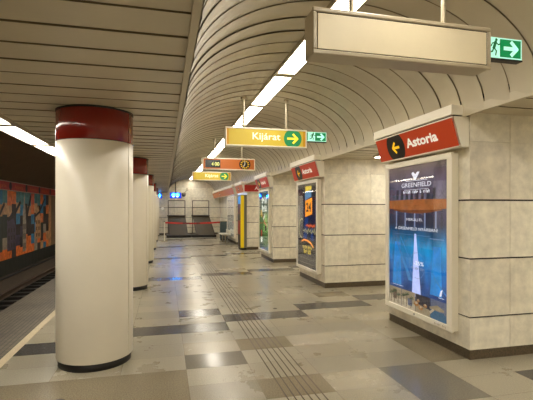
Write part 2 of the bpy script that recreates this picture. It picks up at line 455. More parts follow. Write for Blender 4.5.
# ------------------------------------------------------------------ red direction boxes on the pillars
def slant(y_far, len_):
    # face frame: right = towards camera (-Y), up along the slanted face
    a, b = Vector((3.02, 0, 2.27)), Vector((2.93, 0, 2.56)); up = (b-a).normalized(); nrm = Vector((-up.z, 0, up.x))
    return a, up, nrm, (b-a).length
def direction_box(label, y, length, oval=True, face=None, cap_col=None):
    t = thing('direction_sign', label, 'sign', (3.13, y, 2.25), 0, 'red and orange direction boxes above the posters')
    face = face or mRedFace
    P3 = lambda p, q, s: (p-3.13, s, q-2.25)
    b = MB(); b.prism([(3.128, 2.255), (3.035, 2.255), (2.94, 2.575), (3.128, 2.575)], P3, 0, length, mFrame); b.build('housing', t)
    b = MB(); b.prism([(3.128, 2.578), (2.945, 2.578), (2.945, 2.590), (3.128, 2.590)], P3, .01, length-.01, mBlack)
    b.build('shadow_gap', t)
    b = MB(); b.prism([(3.128, 2.590), (2.905, 2.590), (2.905, 2.692), (3.045, 2.692), (3.128, 2.692)], P3, -.01, length+.01, mFrame); b.build('top_trim', t)
    a, up, nrm, h = slant(0, 0)
    fr = Fr((a.x-3.13-.008, length, a.z-2.25), (0, -1, 0), up, nrm)
    b = MB()
    b.box(.012, length-.012, .0, h, -.004, .0, face, fr=fr)
    b.box(.0, length, -.014, .0, -.01, .004, mFrame, fr=fr); b.box(.0, length, h, h+.014, -.01, .004, mFrame, fr=fr)
    if oval:
        b.ell(fr, .47, h/2, .205, .205, .002, mBlkInk, lo=.0, hi=h)
        b.arrow(fr, .47, h/2-.005, .15, .034, .003, mYelInk, -1)
        b.text(fr, 'Astoria', .72, 1.335, h/2-.05, h/2+.068, .003, mWhiteInk, bold=.035)
    else:
        s = length*.42
        b.ell(fr, s, h/2, .10, .10, .002, mBlkInk); b.stroke(fr, [(s-.05, h/2), (s+.05, h/2)], .03, .003, mWhiteInk)
    b.build('face_panel', t)
    return t
for yv, lb in zip(PY[:3], ['slanted red sign with arrow and Astoria above the blue pool poster',
                           'slanted red sign with arrow and Astoria above the navy poster',
                           'slanted red sign with arrow and Astoria above the green poster']):
    direction_box(lb, yv+.01, 1.64)
direction_box('short slanted orange sign box above the yellow edged cabinet', 16.06, 1.64, oval=False, face=mOrgFace)
direction_box('long slanted orange sign box running to the end wall above the benches', 18.46, 7.95, oval=False, face=mOrgFace)
# sign facing the camera on the fourth pillar
t = thing('name_sign', 'dark red flat sign reading Astoria facing the camera, beyond the green poster', 'sign', (3.0, 15.95, 2.27))
fr = Fr((0, 0, 0), (1, 0, 0), (0, 0, 1), (0, -1, 0))
b = MB(); b.box(.0, 1.5, 0, .29, -.09, 0, mFrame, fr=fr); b.build('housing', t)
b = MB(); b.box(.012, 1.488, .012, .278, .0, .004, mDkRedFace, fr=fr); b.text(fr, 'Astoria', .42, 1.05, .09, .21, .006, mWhiteInk, bold=.012); b.build('face_panel', t)

# ------------------------------------------------------------------ advertising light boxes
PW, PH = 1.18, 1.80
def sheet_mat(name, stops, ns=6, var=.25, es=.8, rough=.5, streak=(1, 1, .4)):
    """printed backlit sheet: upright colour stops broken up by a pattern"""
    m = bpy.data.materials.new(name); m.use_nodes = True; nt = m.node_tree; N = nt.nodes; L = nt.links; b = N['Principled BSDF']
    tc = N.new('ShaderNodeTexCoord'); sp = N.new('ShaderNodeSeparateXYZ'); L.new(tc.outputs['Object'], sp.inputs[0])
    mr = N.new('ShaderNodeMapRange'); mr.inputs[1].default_value = .34; mr.inputs[2].default_value = 2.14; L.new(sp.outputs[2], mr.inputs[0])
    r = N.new('ShaderNodeValToRGB'); L.new(mr.outputs[0], r.inputs[0]); cr = r.color_ramp
    cr.elements[0].position = stops[0][0]; cr.elements[0].color = (*lin(stops[0][1]), 1)
    cr.elements[1].position = stops[-1][0]; cr.elements[1].color = (*lin(stops[-1][1]), 1)
    for p, c in stops[1:-1]: e = cr.elements.new(p); e.color = (*lin(c), 1)
    mp = N.new('ShaderNodeMapping'); mp.inputs['Scale'].default_value = streak; L.new(tc.outputs['Object'], mp.inputs[0])
    n = N.new('ShaderNodeTexNoise'); n.inputs['Scale'].default_value = ns; n.inputs['Detail'].default_value = 5; L.new(mp.outputs[0], n.inputs[0])
    r2 = N.new('ShaderNodeValToRGB'); L.new(n.outputs[0], r2.inputs[0]); r2.color_ramp.elements[0].position = .3; r2.color_ramp.elements[1].position = .72
    r2.color_ramp.elements[0].color = (1-var,)*3+(1,); r2.color_ramp.elements[1].color = (1+var,)*3+(1,)
    mx = N.new('ShaderNodeMix'); mx.data_type = 'RGBA'; mx.blend_type = 'MULTIPLY'; mx.inputs[0].default_value = 1
    L.new(r.outputs[0], mx.inputs[6]); L.new(r2.outputs[0], mx.inputs[7])
    dm = N.new('ShaderNodeMix'); dm.data_type = 'RGBA'; dm.blend_type = 'MULTIPLY'; dm.inputs[0].default_value = 1; dm.inputs[7].default_value = (.4, .4, .4, 1)
    L.new(mx.outputs[2], dm.inputs[6]); L.new(dm.outputs[2], b.inputs['Base Color']); L.new(mx.outputs[2], b.inputs['Emission Color']); b.inputs['Emission Strength'].default_value = es
    b.inputs['Roughness'].default_value = rough
    return m
def ink(name, c, es=.6, var=0, scale=20): return M(name, c, .5, emit=c, es=es, var=var, scale=scale)
def picture_mat(name, c1, c2, c3, scale=14, es=.15):
    m = bpy.data.materials.new(name); m.use_nodes = True; nt = m.node_tree; N = nt.nodes; L = nt.links; b = N['Principled BSDF']
    tc = N.new('ShaderNodeTexCoord'); n = N.new('ShaderNodeTexVoronoi'); n.inputs['Scale'].default_value = scale; L.new(tc.outputs['Object'], n.inputs[0])
    sp = N.new('ShaderNodeSeparateColor'); L.new(n.outputs['Color'], sp.inputs[0])
    r = N.new('ShaderNodeValToRGB'); r.color_ramp.interpolation = 'CONSTANT'; L.new(sp.outputs[0], r.inputs[0])
    r.color_ramp.elements[0].color = (*lin(c1), 1); r.color_ramp.elements[1].position = .7; r.color_ramp.elements[1].color = (*lin(c3), 1)
    e = r.color_ramp.elements.new(.38); e.color = (*lin(c2), 1)
    L.new(r.outputs[0], b.inputs['Base Color']); L.new(r.outputs[0], b.inputs['Emission Color']); b.inputs['Emission Strength'].default_value = es
    return m

def lightbox(label, y, art=None, length=1.40, x=.10, plain=None):
    """origin at pillar face, near end"""
    t = thing('poster_lightbox', label, 'light box', (3.13, y, 0), 0, 'poster light boxes on the pillars')
    fr = Fr((-x, length, .25), (0, -1, 0), (0, 0, 1), (-1, 0, 0)); H = 1.97; fw = .085
    b = MB(); b.box(.01, length-.01, .01, H-.01, -x+.005, -.022, mFrame, fr=fr); b.build('housing', t)
    b = MB()
    for (a0, a1, c0, c1) in ((0, length, 0, .066), (0, length, H-.066, H), (0, fw, .066, H-.066), (length-fw, length, .066, H-.066)):
        b.box(a0, a1, c0, c1, -.03, 0, mFrame, bev=.004, fr=fr)
    b.ell(fr, length/2, .033, .012, .012, .001, mBlkInk); b.marks(fr, length-.30, length-.09, .022, .042, .001, mFrameBr, 12, (7,))
    b.build('frame', t)
    p = MB(); pf = Fr((-x+.018, length-fw, .316), (0, -1, 0), (0, 0, 1), (-1, 0, 0)); w_ = length-2*fw; h_ = H-.132
    if art: art(p, pf, w_, h_)
    else: p.rect(pf, 0, w_, 0, h_, 0, plain)
    p.build('poster', t)
    g = MB(); g.box(0, w_, 0, h_, -.012, -.008, mGlass, fr=Fr((-x, length-fw, .316), (0, -1, 0), (0, 0, 1), (-1, 0, 0))); g.build('glass_pane', t)
    return t

def pool_art(p, f, W, H):
    sky = sheet_mat('pool_sheet', [(0, (10, 40, 80)), (.16, (8, 66, 132)), (.30, (12, 104, 176)), (.44, (22, 134, 190)), (.52, (18, 84, 128)), (.60, (44, 46, 70)), (.70, (60, 56, 84)), (.76, (100, 94, 112)), (.86, (86, 80, 102)), (1, (96, 82, 80))], 7, .5, .42)
    p.rect(f, 0, W, 0, H, 0, sky)
    wh = ink('poster_white', (215, 218, 230), .4); fa = ink('poster_faint', (120, 134, 170), .25); org = ink('poster_orange', (158, 96, 50), .2, .3, 8); org2 = ink('poster_orange_dark', (116, 66, 36), .2)
    dk = ink('poster_shadow', (44, 44, 60), .2); beam = ink('poster_beam', (160, 174, 224), .5, .2, 12); beam2 = ink('poster_glare', (50, 116, 176), .3, .4, 9); blue = ink('poster_blue', (40, 60, 150), .5, .25, 10)
    bb = ink('poster_bright_blue', (20, 124, 200), .3, .5, 5)
    # atrium below the balcony
    for i in range(11):
        a = .06+i*.105; p.rect(f, a, a+.03, H*.575, H*.695, .0006, fa if i % 2 else dk)
    for sgn, ca in ((1, .18), (-1, W-.22)):
        p.poly(f, [(ca-.10, H*.15), (ca+.12, H*.15), (ca+.10, H*.46), (ca-.04, H*.46)], .0007, bb)
    # balcony
    n = 16; top = [(W*i/n, H*(.760+.004*math.sin(PI*i/n))) for i in range(n+1)]; low = [(W*i/n, H*(.700-.008*math.sin(PI*i/n))) for i in range(n+1)]
    p.poly(f, top+low[::-1], .0012, org)
    low2 = [(W*(.08+.84*i/n), H*(.690-.022*math.sin(PI*i/n))) for i in range(n+1)]
    p.poly(f, [(W*(.08+.84*i/n), H*.699-.008*H*math.sin(PI*i/n)) for i in range(n+1)]+low2[::-1], .0014, org2)
    for i in range(8):
        a = .17+i*.112; p.poly(f, [(a, H*.765), (a+.06, H*.765), (a+.07, H*.835), (a+.01, H*.835)], .001, dk)
    for a, d in ((.02, 1), (W-.02, -1)): p.stroke(f, [(a, H*.765), (a+d*.14, H*.82)], .006, .0011, dk); p.stroke(f, [(a, H*.83), (a+d*.14, H*.77)], .006, .0011, dk)
    # heart shaped bird
    cx, cy = W*.5, H*.925
    p.poly(f, [(cx, cy-.055), (cx+.055, cy), (cx+.09, cy+.045), (cx+.04, cy+.05), (cx, cy+.02), (cx-.045, cy+.055), (cx-.085, cy+.035), (cx-.05, cy-.01)], .002, wh)
    p.text(f, 'GREENFIELD', W*.25, W*.76, H*.85, H*.88, .002, wh)
    p.stroke(f, [(W*.33, H*.893), (W*.70, H*.893)], .005, .002, wh); p.stroke(f, [(W*.30, H*.832), (W*.72, H*.832)], .004, .002, wh)
    p.marks(f, W*.28, W*.74, H*.808, H*.825, .002, wh, 17, (5, 10, 12))
    p.text(f, 'MERÜLJ EL', W*.34, W*.62, H*.612, H*.638, .002, wh)
    p.text(f, 'A GREENFIELD NYÁRBAN!', W*.12, W*.86, H*.552, H*.578, .002, wh)
    p.stroke(f, [(W*.12, H*.52), (W*.74, H*.52)], .003, .002, fa); p.stroke(f, [(W*.74, H*.507), (W*.95, H*.507)], .008, .002, fa)
    # beam and rays
    p.poly(f, [(W*.485, H*.53), (W*.515, H*.53), (W*.60, H*.10), (W*.44, H*.10)], .0016, beam)
    p.poly(f, [(W*.14, H*.47), (W*.18, H*.45), (W*.45, H*.20), (W*.38, H*.20)], .0010, beam2)
    p.poly(f, [(W*.22, H*.50), (W*.235, H*.50), (W*.52, H*.26), (W*.49, H*.26)], .0011, beam2)
    p.stroke(f, [(W*.80, H*.26), (W*.98, H*.17)], .02, .0011, beam2); p.stroke(f, [(W*.60, H*.40), (W*.82, H*.26)], .008, .0011, beam2)
    # sale circle
    cx, cy, r = W*.53, H*.315, .16
    p.stroke(f, [(cx+r*math.cos(a*.21+.9), cy+r*math.sin(a*.21+.9)) for a in range(16)], .005, .0022, fa)
    p.stroke(f, [(cx+r*math.cos(a*.21+4.4), cy+r*math.sin(a*.21+4.4)) for a in range(9)], .005, .0022, fa)
    p.text(f, '-25%', cx-.07, cx+.14, cy+.005, cy+.055, .0024, wh, bold=.02)
    p.marks(f, cx-.13, cx+.15, cy-.05, cy-.02, .0024, fa, 10)
    # thumbnails
    tk = [ink('thumb_'+n_, c_, .2, .2, 16) for n_, c_ in (('sand', (150, 138, 114)), ('leaf', (58, 76, 50)), ('brick', (88, 72, 60)), ('cream', (186, 176, 154)), ('amber', (166, 116, 56)), ('night', (44, 42, 56)), ('water', (36, 92, 130)), ('dusk', (96, 104, 130)))]
    TH = H*.125; u = W/4
    bg = [(0, 3), (0, 3), (5, 0), (7, 6)]
    for i, (b0, b1) in enumerate(bg):
        x0, x1 = u*i+.004, u*(i+1)-.004
        p.rect(f, x0, x1, 0, TH, .0018, tk[b0]); p.poly(f, [(x0, 0), (x1, 0), (x1, TH*.35), (x0, TH*.5)], .002, tk[b1])
    for i, (xx, hh) in enumerate(((.05, .75), (.13, .9), (.22, .7), (.34, .8), (.42, .95), (.52, .75))):
        p.stroke(f, [(xx, TH*.1), (xx+.01, TH*hh*.8)], .012, .0022, tk[2])
        for k_ in range(5): p.stroke(f, [(xx+.01, TH*hh*.8), (xx+.01+.05*math.cos(k_*.75), TH*hh*.8+.035*math.sin(k_*.75+.3))], .013, .0024, tk[1])
    p.rect(f, .10, .19, TH*.3, TH*.85, .0021, tk[2]); p.rect(f, .45, .55, TH*.2, TH*.6, .0021, tk[7])
    for xx, zz, rr in ((.64, .45, .05), (.73, .3, .045), (.82, .5, .035), (.68, .65, .03)): p.ell(f, xx, TH*zz, rr, rr*.6, .0024, tk[4]); p.ell(f, xx, TH*zz+.01, rr*.5, rr*.3, .0026, tk[3])
    p.poly(f, [(.90, TH*.1), (1.17, TH*.05), (1.17, TH*.45), (1.0, TH*.4)], .0024, tk[6]); p.poly(f, [(.90, TH*.55), (1.05, TH*.75), (1.17, TH*.6), (1.17, TH*.5), (.92, TH*.45)], .0024, tk[0]); p.poly(f, [(.92, TH*.2), (1.0, TH*.45), (.97, TH*.5), (.90, TH*.3)], .0026, tk[3])
    p.poly(f, [(W*.88, H*.155), (W*.91, H*.155), (W*.93, H*.20), (W*.90, H*.19)], .0018, wh); p.stroke(f, [(W*.87, H*.145), (W*.95, H*.145)], .006, .0018, wh)
    p.stroke(f, [(W*.08, H*.145), (W*.28, H*.145)], .005, .0018, wh)

def navy_art(p, f, W, H):
    p.rect(f, 0, W, 0, H, 0, sheet_mat('navy_sheet', [(0, (30, 28, 30)), (.28, (34, 32, 38)), (.34, (20, 22, 50)), (.6, (14, 24, 66)), (.8, (26, 26, 48)), (1, (58, 54, 54))], 8, .4, .35))
    yl, og, wh, bl, pale = ink('n_yellow', (214, 190, 60), .5), ink('n_orange', (236, 150, 40), .6), ink('n_white', (200, 200, 190), .4), ink('n_blue', (90, 130, 170), .5), ink('n_pale', (180, 176, 130), .35)
    dk = ink('n_dark', (20, 22, 50), .2); rd = ink('n_rust', (196, 100, 50), .45); gy = ink('n_grey', (112, 106, 100), .3); db = ink('n_deep', (24, 60, 120), .4)
    p.rect(f, .0, W*.13, H*.50, H*.90, .001, gy); p.rect(f, .0, W*.16, H*.74, H*.86, .0012, ink('n_maroon', (70, 40, 44), .2))
    p.rect(f, W*.42, W*.74, H*.90, H*.97, .001, yl); p.poly(f, [(W*.40, H*.80), (W*.74, H*.84), (W*.74, H*.925), (W*.40, H*.90)], .0012, bl)
    p.poly(f, [(W*.42, H*.60), (W*.78, H*.64), (W*.78, H*.83), (W*.42, H*.80)], .002, og)
    p.text(f, '24', W*.47, W*.73, H*.665, H*.775, .003, dk, bold=.03)
    p.poly(f, [(W*.30, H*.33), (W*.50, H*.33), (W*.58, H*.60), (W*.40, H*.60)], .0009, db); p.poly(f, [(W*.70, H*.33), (W*.86, H*.33), (W*.80, H*.48), (W*.72, H*.48)], .0009, db)
    def squig(a0, a1, b0, amp, n, m, wd): p.stroke(f, [(a0+(a1-a0)*i/n, b0+amp*math.sin(i*2.2)*(.6+.4*math.sin(i*5))) for i in range(n+1)], wd, .002, m)
    squig(W*.46, W*.92, H*.50, .045, 18, rd, .03); squig(W*.30, W*.95, H*.435, .075, 20, pale, .026)
    p.stroke(f, [(W*(.22+.16*math.cos(a)), H*.46+.22*math.sin(a)) for a in (1.2, 1.7, 2.3, 2.9, 3.5, 4.1, 4.7)], .035, .002, pale)
    p.stroke(f, [(W*.22, H*.30), (W*.36, H*.325), (W*.54, H*.32), (W*.70, H*.30), (W*.84, H*.255)], .035, .002, og)
    p.marks(f, W*.28, W*.76, H*.225, H*.255, .002, yl, 12, (6,)); p.marks(f, W*.34, W*.72, H*.165, H*.21, .002, yl, 5)
    squig(W*.14, W*.9, H*.10, .008, 12, gy, .008)
    p.rect(f, 0, W, H*.04, H*.05, .001, gy)

def green_art(p, f, W, H):
    p.rect(f, 0, W, 0, H, 0, sheet_mat('green_sheet', [(0, (40, 66, 40)), (.35, (74, 120, 60)), (.55, (92, 140, 80)), (.7, (40, 80, 50)), (1, (36, 70, 56))], 7, .45, .45))
    wh, sk, rd, yl, gr = ink('g_white', (230, 236, 226), .7), ink('g_skin', (190, 130, 96), .5), ink('g_red', (190, 50, 40), .5), ink('g_yellow', (220, 180, 60), .5), ink('g_grass', (110, 160, 80), .6, .3, 12)
    p.marks(f, W*.28, W*.82, H*.80, H*.90, .002, wh, 5); p.marks(f, W*.30, W*.80, H*.66, H*.76, .002, wh, 4)
    p.ell(f, W*.22, H*.62, .10, .12, .0015, yl); p.poly(f, [(W*.42, H*.30), (W*.9, H*.30), (W*.85, H*.62), (W*.5, H*.58)], .001, gr)
    p.stroke(f, [(W*.35, H*.60), (W*.55, H*.48), (W*.78, H*.40)], .09, .002, sk); p.ell(f, W*.70, H*.37, .12, .09, .0025, ink('g_black', (30, 30, 26), .2))
    p.stroke(f, [(W*.45, H*.52), (W*.6, H*.60)], .07, .0022, wh)
    p.rect(f, W*.18, W*.30, H*.22, H*.33, .002, rd); p.rect(f, W*.16, W*.34, H*.12, H*.21, .002, wh)
    for i in range(9): p.stroke(f, [(W*(.45+i*.05), H*.05), (W*(.47+i*.05), H*.28)], .012, .0012, gr)

lightbox('backlit poster of a blue indoor pool on the nearest stone pillar', 3.91, pool_art)
lightbox('backlit dark navy poster with orange 24 on the second stone pillar', 8.01, navy_art)
lightbox('backlit green grass poster on the third stone pillar', 12.11, green_art)
lightbox('plain pale light box on the far pillar beside the benches', 18.6, plain=M('pale_sheet', (206, 202, 186), .4, emit=(210, 205, 190), es=.2), length=2.2)

# cabinet with a yellow edge in front of pillar four
t = thing('poster_cabinet', 'tall floor standing cabinet with bright yellow end, below the orange sign', 'cabinet', (2.87, 15.98, 0))
b = MB(); b.box(.0, .25, .03, .62, .07, 2.16, M('cabinet_grey', (112, 108, 92), .4), bev=.006); b.build('body', t)
b = MB(); b.box(.01, .24, .04, .6, 0, .07, mBlack); b.build('plinth', t)
b = MB(); b.box(.0, .13, .0, .03, .08, 2.13, M('cabinet_yellow', (226, 194, 10), .35, emit=(226, 196, 10), es=.08), bev=.004); b.build('yellow_panel', t)
b = MB(); b.box(-.01, .26, -.005, .63, 2.16, 2.215, M('cabinet_cap', (200, 206, 220), .4, emit=(190, 205, 240), es=.3), bev=.006); b.build('cap', t)
b = MB(); fr = Fr((-.002, .6, .1), (0, -1, 0), (0, 0, 1), (-1, 0, 0))
for a, c, mm in ((0, .5, M('panel_dark', (40, 26, 22), .4)), (.5, 1.05, M('panel_red', (150, 30, 22), .4)), (1.05, 1.3, mBlkInk), (1.3, 1.7, M('panel_maroon', (96, 30, 26), .4)), (1.7, 2.0, M('panel_blue', (40, 130, 190), .4, emit=(40, 130, 190), es=.3))):
    b.box(.01, .56, a+.004, c-.004, 0, .004, mm, fr=fr)
b.build('display_panel', t)

# ------------------------------------------------------------------ hanging signs
def hanging(label, y, kind):
    t = thing('hanging_sign', label, 'sign', (1.622, y, 2.615), 0, 'sign boxes hanging from the vault')
    W, H, D = 1.376, .305, .17
    b = MB(); b.box(-W/2+.004, W/2-.004, .01, D, .004, H-.004, mFrameBr if kind == 'blank' else mFrame, bev=.006); b.build('housing', t)
    b = MB(); fr = Fr((-W/2, 0, 0), (1, 0, 0), (0, 0, 1), (0, -1, 0)); k = .03 if kind == 'blank' else .024
    mf = mFrameBr if kind == 'blank' else mFrame
    for q in ((0, W, 0, k), (0, W, H-k, H), (0, k, k, H-k), (W-k, W, k, H-k)): b.box(*q, -.012, .008, mf, bev=.006, fr=fr)
    b.build('frame', t)
    b = MB(); cb = H/2
    if kind == 'blank':
        b.box(k, W-k, k, H-k, -.009, -.002, mSeam, fr=fr); b.box(k+.006, W-k-.006, k+.006, H-k-.006, -.008, .002, mBlank, bev=.002, fr=fr); b.ell(fr, W*.49, H*.66, .005, .005, .001, mFrameBr)
    elif kind == 'exit_text':
        b.box(k, W-k, k, H-k, -.008, .0, mYelFace, fr=fr)
        b.rect(fr, k, k+.035, k, H-k, .001, mYelEdge); b.rect(fr, W-k-.045, W-k, k, H-k, .001, mYelEdge)
        b.text(fr, 'Kijárat', W*.325, W*.665, H*.27, H*.75, .002, mYelText, bold=.01)
        b.ell(fr, W*.82, cb, .155, .155, .002, mGrnDisc, lo=k, hi=H-k); b.arrow(fr, W*.82, cb, .17, .034, .003, mArrYel, 1)
    else:
        b.box(k, W-k, k, H-k, -.008, .0, mOrgFace, fr=fr)
    b.build('face_panel', t)
    if kind == 'clock':
        c = MB(); c.box(.07, .46, .055, H-.05, .0, .006, M('display_black', (22, 34, 34), .2), bev=.003, fr=fr)
        c.text(fr, '4', .23, .28, .10, .195, .008, M('segment_light', (190, 190, 110), .5, emit=(200, 200, 110), es=.5), bold=.015)
        c.text(fr, '00', .31, .43, .10, .195, .008, c.ms[-1], bold=.015); c.build('time_display', t)
        c = MB(); c.ell(fr, W*.80, cb, .152, .14, .003, mBlkInk, lo=k, hi=H-k)
        for i in range(12):
            a = i*PI/6
            c.stroke(fr, [(W*.80+.082*math.cos(a), cb+.082*math.sin(a)), (W*.80+.112*math.cos(a), cb+.112*math.sin(a))], .02, .005, mYelInk)
        c.stroke(fr, [(W*.80, cb), (W*.80, cb+.085)], .012, .006, mWhiteInk); c.stroke(fr, [(W*.80, cb), (W*.80-.035, cb-.05)], .014, .006, mWhiteInk)
        c.build('clock_face', t)
    for x in (-.375, .355):
        zt = ZS+RI*math.sqrt(1-((1.622+x-CX)/HW)**2)-2.615
        r = MB(); r.tube((x, D/2, H-.01), (x, D/2, zt-.01), .017, mSteel); o = r.build('hanging_rod', t)
        r = MB(); r.tube((x, D/2, zt-.035), (x, D/2, zt-.008), .045, mFrameBr, 20); r.build('ceiling_flange', o)
    return t
hanging('large blank cream sign box hanging nearest the camera', 2.555, 'blank')
hanging('yellow hanging sign reading Kijárat with a green arrow disc, larger and nearer one', 6.60, 'exit_text')
hanging('orange hanging sign with digital time and round clock', 10.72, 'clock')
hanging('small far yellow hanging sign reading Kijárat, beyond the orange clock sign', 14.8, 'exit_text')

def exit_sign(label, y):
    t = thing('emergency_exit_sign', label, 'exit sign', (2.322, y, 2.748), 0, 'green emergency exit signs')
    W, H = .375, .168; fr = Fr((0, 0, 0), (1, 0, 0), (0, 0, 1), (0, -1, 0))
    b = MB(); b.box(0, W, 0, H, -.06, -.004, mFrameBr, bev=.004, fr=fr); b.box(.0, W, -.006, .004, -.06, .002, mBlack, fr=fr); b.build('housing', t)
    b = MB(); b.rect(fr, .006, W-.006, .006, H-.006, 0, mGrnWhite); b.rect(fr, .02, W-.016, .016, H-.016, .001, mGrn)
    b.rect(fr, .035, .165, .016, H-.016, .002, mGrnWhite)
    b.arrow(fr, .265, H/2, .115, .03, .003, mGrnWhite, 1)
    # running figure
    b.ell(fr, .132, .143, .011, .011, .003, mGrnDeep)
    for pts, wd in (([(.112, .13), (.095, .082)], .024), ([(.112, .126), (.138, .11), (.152, .118)], .009), ([(.108, .126), (.082, .118), (.07, .095)], .009),
                    ([(.097, .085), (.118, .062), (.112, .03)], .011), ([(.095, .085), (.082, .055), (.055, .05)], .011)):
        b.stroke(fr, [(a_+.014, c_-.004) for a_, c_ in pts], wd, .003, mGrnDeep)
    b.build('face_panel', t)
    b = MB(); b.box(-.007, .02, .05, .09, -.05, -.03, mFrameBr, fr=fr); b.build('bracket', t)
exit_sign('lit green emergency exit sign beside the blank cream sign box', 2.66)
exit_sign('lit green emergency exit sign beside the nearer yellow Kijárat sign', 6.68)

# ------------------------------------------------------------------ lights
def light(name, label, group, x0, x1, z, L_, mt, loc, depth=.04):
    t = thing(name, label, 'ceiling light', loc, 0, group)
    b = MB(); b.box(x0+.025, x1-.025, .065, L_-.065, z, z+.006, mt); b.build('diffuser', t)
    b = MB()
    for q in ((x0, x0+.025, 0, L_), (x1-.025, x1, 0, L_), (x0+.025, x1-.025, 0.002, .065), (x0+.025, x1-.025, L_-.065, L_-.002)): b.box(*q, z-.014, z+depth, mFrameBr)
    b.box(x0+.012, x1-.012, .02, L_-.02, z+.012, z+depth, mFrameBr)
    b.build('frame', t); return t
v = light('ceiling_light', 'fluorescent light unit in the bright strip along the crown of the vault', 'vault light strip', 1.44, 1.73, 3.435, 1.73, mLampV, (0, -11.95, 0))
for i in range(1, 22): dup(v, (0, -11.95+1.74*i, 0))
v = light('ceiling_light', 'fluorescent light unit in the strip over the platform edge at left', 'platform edge light strip', -2.01, -1.71, 2.595, 1.59, mLampL, (0, -10.52, 0))
for i in range(1, 23): dup(v, (0, -10.52+1.6*i, 0))
for i, (yy, lb) in enumerate(((2.0, 'added unseen light in the ceiling of the passage before the nearest stone pillar'), (6.95, 'light in the ceiling of the passage behind the nearest stone pillar'), (10.6, 'added unseen light in the passage ceiling between the navy and green poster pillars'), (14.8, 'added unseen light in the passage ceiling beyond the green poster pillar'))):  # all but the second are unseen lamps added to brighten the pillar fronts
    t = thing('passage_light', lb, 'ceiling light', (3.86, yy, 2.575), 0, 'passage ceiling lights')
    b = MB(); b.box(.02, 1.38, .02, .24, 0, .006, mLampP); b.build('diffuser', t)
    b = MB(); b.box(0, 1.4, 0, .26, .007, .05, mFrameBr, bev=.004); b.build('frame', t)
rl = light('ceiling_light', 'added unseen fluorescent light unit over the far right platform aisle', 'added right aisle light strip', 6.4, 6.7, 2.59, 1.73, mLampP, (0, -11.95, 0))  # unseen strip added for extra light from the right side
for i in range(1, 22): dup(rl, (0, -11.95+1.74*i, 0))

# ------------------------------------------------------------------ far end of the hall
def screen(label, x, y, z, W=.66, H=.34):
    t = thing('display_screen', label, 'screen', (x, y, z), 0, 'blue screens at the far end')
    fr = Fr((-W/2, 0, 0), (1, 0, 0), (0, 0, 1), (0, -1, 0))
    b = MB(); b.box(0, W, 0, H, -.09, 0, mBlack, bev=.008, fr=fr); b.box(W/2-.03, W/2+.03, H-.02, 3.165-z if x > 0 else 2.62-z, -.06, -.03, mBlack, fr=fr); b.build('housing', t)
    b = MB(); b.rect(fr, .02, W-.02, .02, H-.02, .002, M('screen_blue', (4, 16, 90), .2, emit=(.002, .03, .9), es=1.2))
    for c in (.32, .66):
        b.ell(fr, W*c, H*.60, .10, .085, .004, M('screen_cyan', (20, 180, 255), .2, emit=(.01, .30, 1.0), es=22.0)); b.ell(fr, W*c, H*.28, .08, .04, .004, M('screen_pale', (150, 190, 255), .2, emit=(.35, .55, 1.0), es=1.5))
    b.build('screen', t)
screen('bright blue screen hanging left in the vault end, above the barrier', .60, 24.9, 2.23)
screen('small blue screen over the left aisle behind the columns', -.43, 25.78, 2.24, .5, .3)
t = thing('security_camera', 'dome camera on an arm on the end wall, right of the blue screen', 'camera', (1.13, 26.48, 2.52))
b = MB(); b.lathe([(0, -.17), (.09, -.14), (.13, -.06), (.14, .02), (.10, .08), (0, .10)], M('camera_shell', (96, 92, 84), .3), o=(0, -.3, 0), n=20); b.build('dome', t)
b = MB(); b.tube((.02, -.28, .05), (.2, -.16, .26), .028, mFrameBr); b.tube((.2, -.16, .26), (.22, .0, .30), .028, mFrameBr); b.box(.16, .28, -.02, .0, .22, .40, mFrameBr, bev=.004); b.build('arm', t)
t = thing('wall_lamp', 'small round fitting on the end wall beside the left stand', 'lamp', (-.15, 26.48, 1.63))
b = MB(); b.tube((0, 0, 0), (0, -.08, 0), .10, mFrame, 20); b.tube((0, -.08, 0), (0, -.12, 0), .07, mWhiteInk, 20); b.build('body', t)

mStandFr = M('stand_steel', (58, 48, 40), .5); mStandBd = M('stand_board', (66, 57, 40), .6, var=.15, scale=3)
def stand(label, x, splay):
    """origin under the back edge, middle"""
    t = thing('folding_stand', label, 'stand', (x, 24.9, 0), 0, 'framed stands before the end wall'); w2 = .48; n = .022
    for sx in (-1, 1):
        b = MB(); b.box(sx*w2-n, sx*w2+n, -n, n, 0, 2.1, mStandFr); b.build('post', t)
        b = MB(); b.tube((sx*w2, -.05, 1.2), (sx*w2+splay*.28, -1.2, .05), .024, mStandFr, 8); b.build('leg', t)
    for z in (2.09, 1.69): b = MB(); b.box(-w2, w2, -n*.9, n*.9, z-.02, z+.02, mStandFr); b.build('rail', t)
    b = MB(); b.box(-w2-.06, w2+.04, -.16, .05, 1.16, 1.24, mStandFr, bev=.01); b.build('shelf', t)
    b = MB(); F = [(0,1,2,3), (7,6,5,4), (0,4,5,1), (1,5,6,2), (2,6,7,3), (3,7,4,0)]
    b.mesh([(-w2, -.08, 1.17), (w2, -.08, 1.17), (w2+splay*.26-.02, -1.12, .14), (-w2+splay*.26-.1, -1.12, .14), (-w2, -.06, 1.17), (w2, -.06, 1.17), (w2+splay*.26-.02, -1.08, .12), (-w2+splay*.26-.1, -1.08, .12)], F, mStandBd)
    b.build('board', t)
    b = MB(); b.box(-w2-.1, w2+.3, -1.25, .03, .0, .14, mBlack, bev=.01); b.build('base', t)
stand('left framed stand with sloping brown board before the end wall', .66, .4)
stand('right framed stand with sloping brown board before the end wall', 2.06, .9)

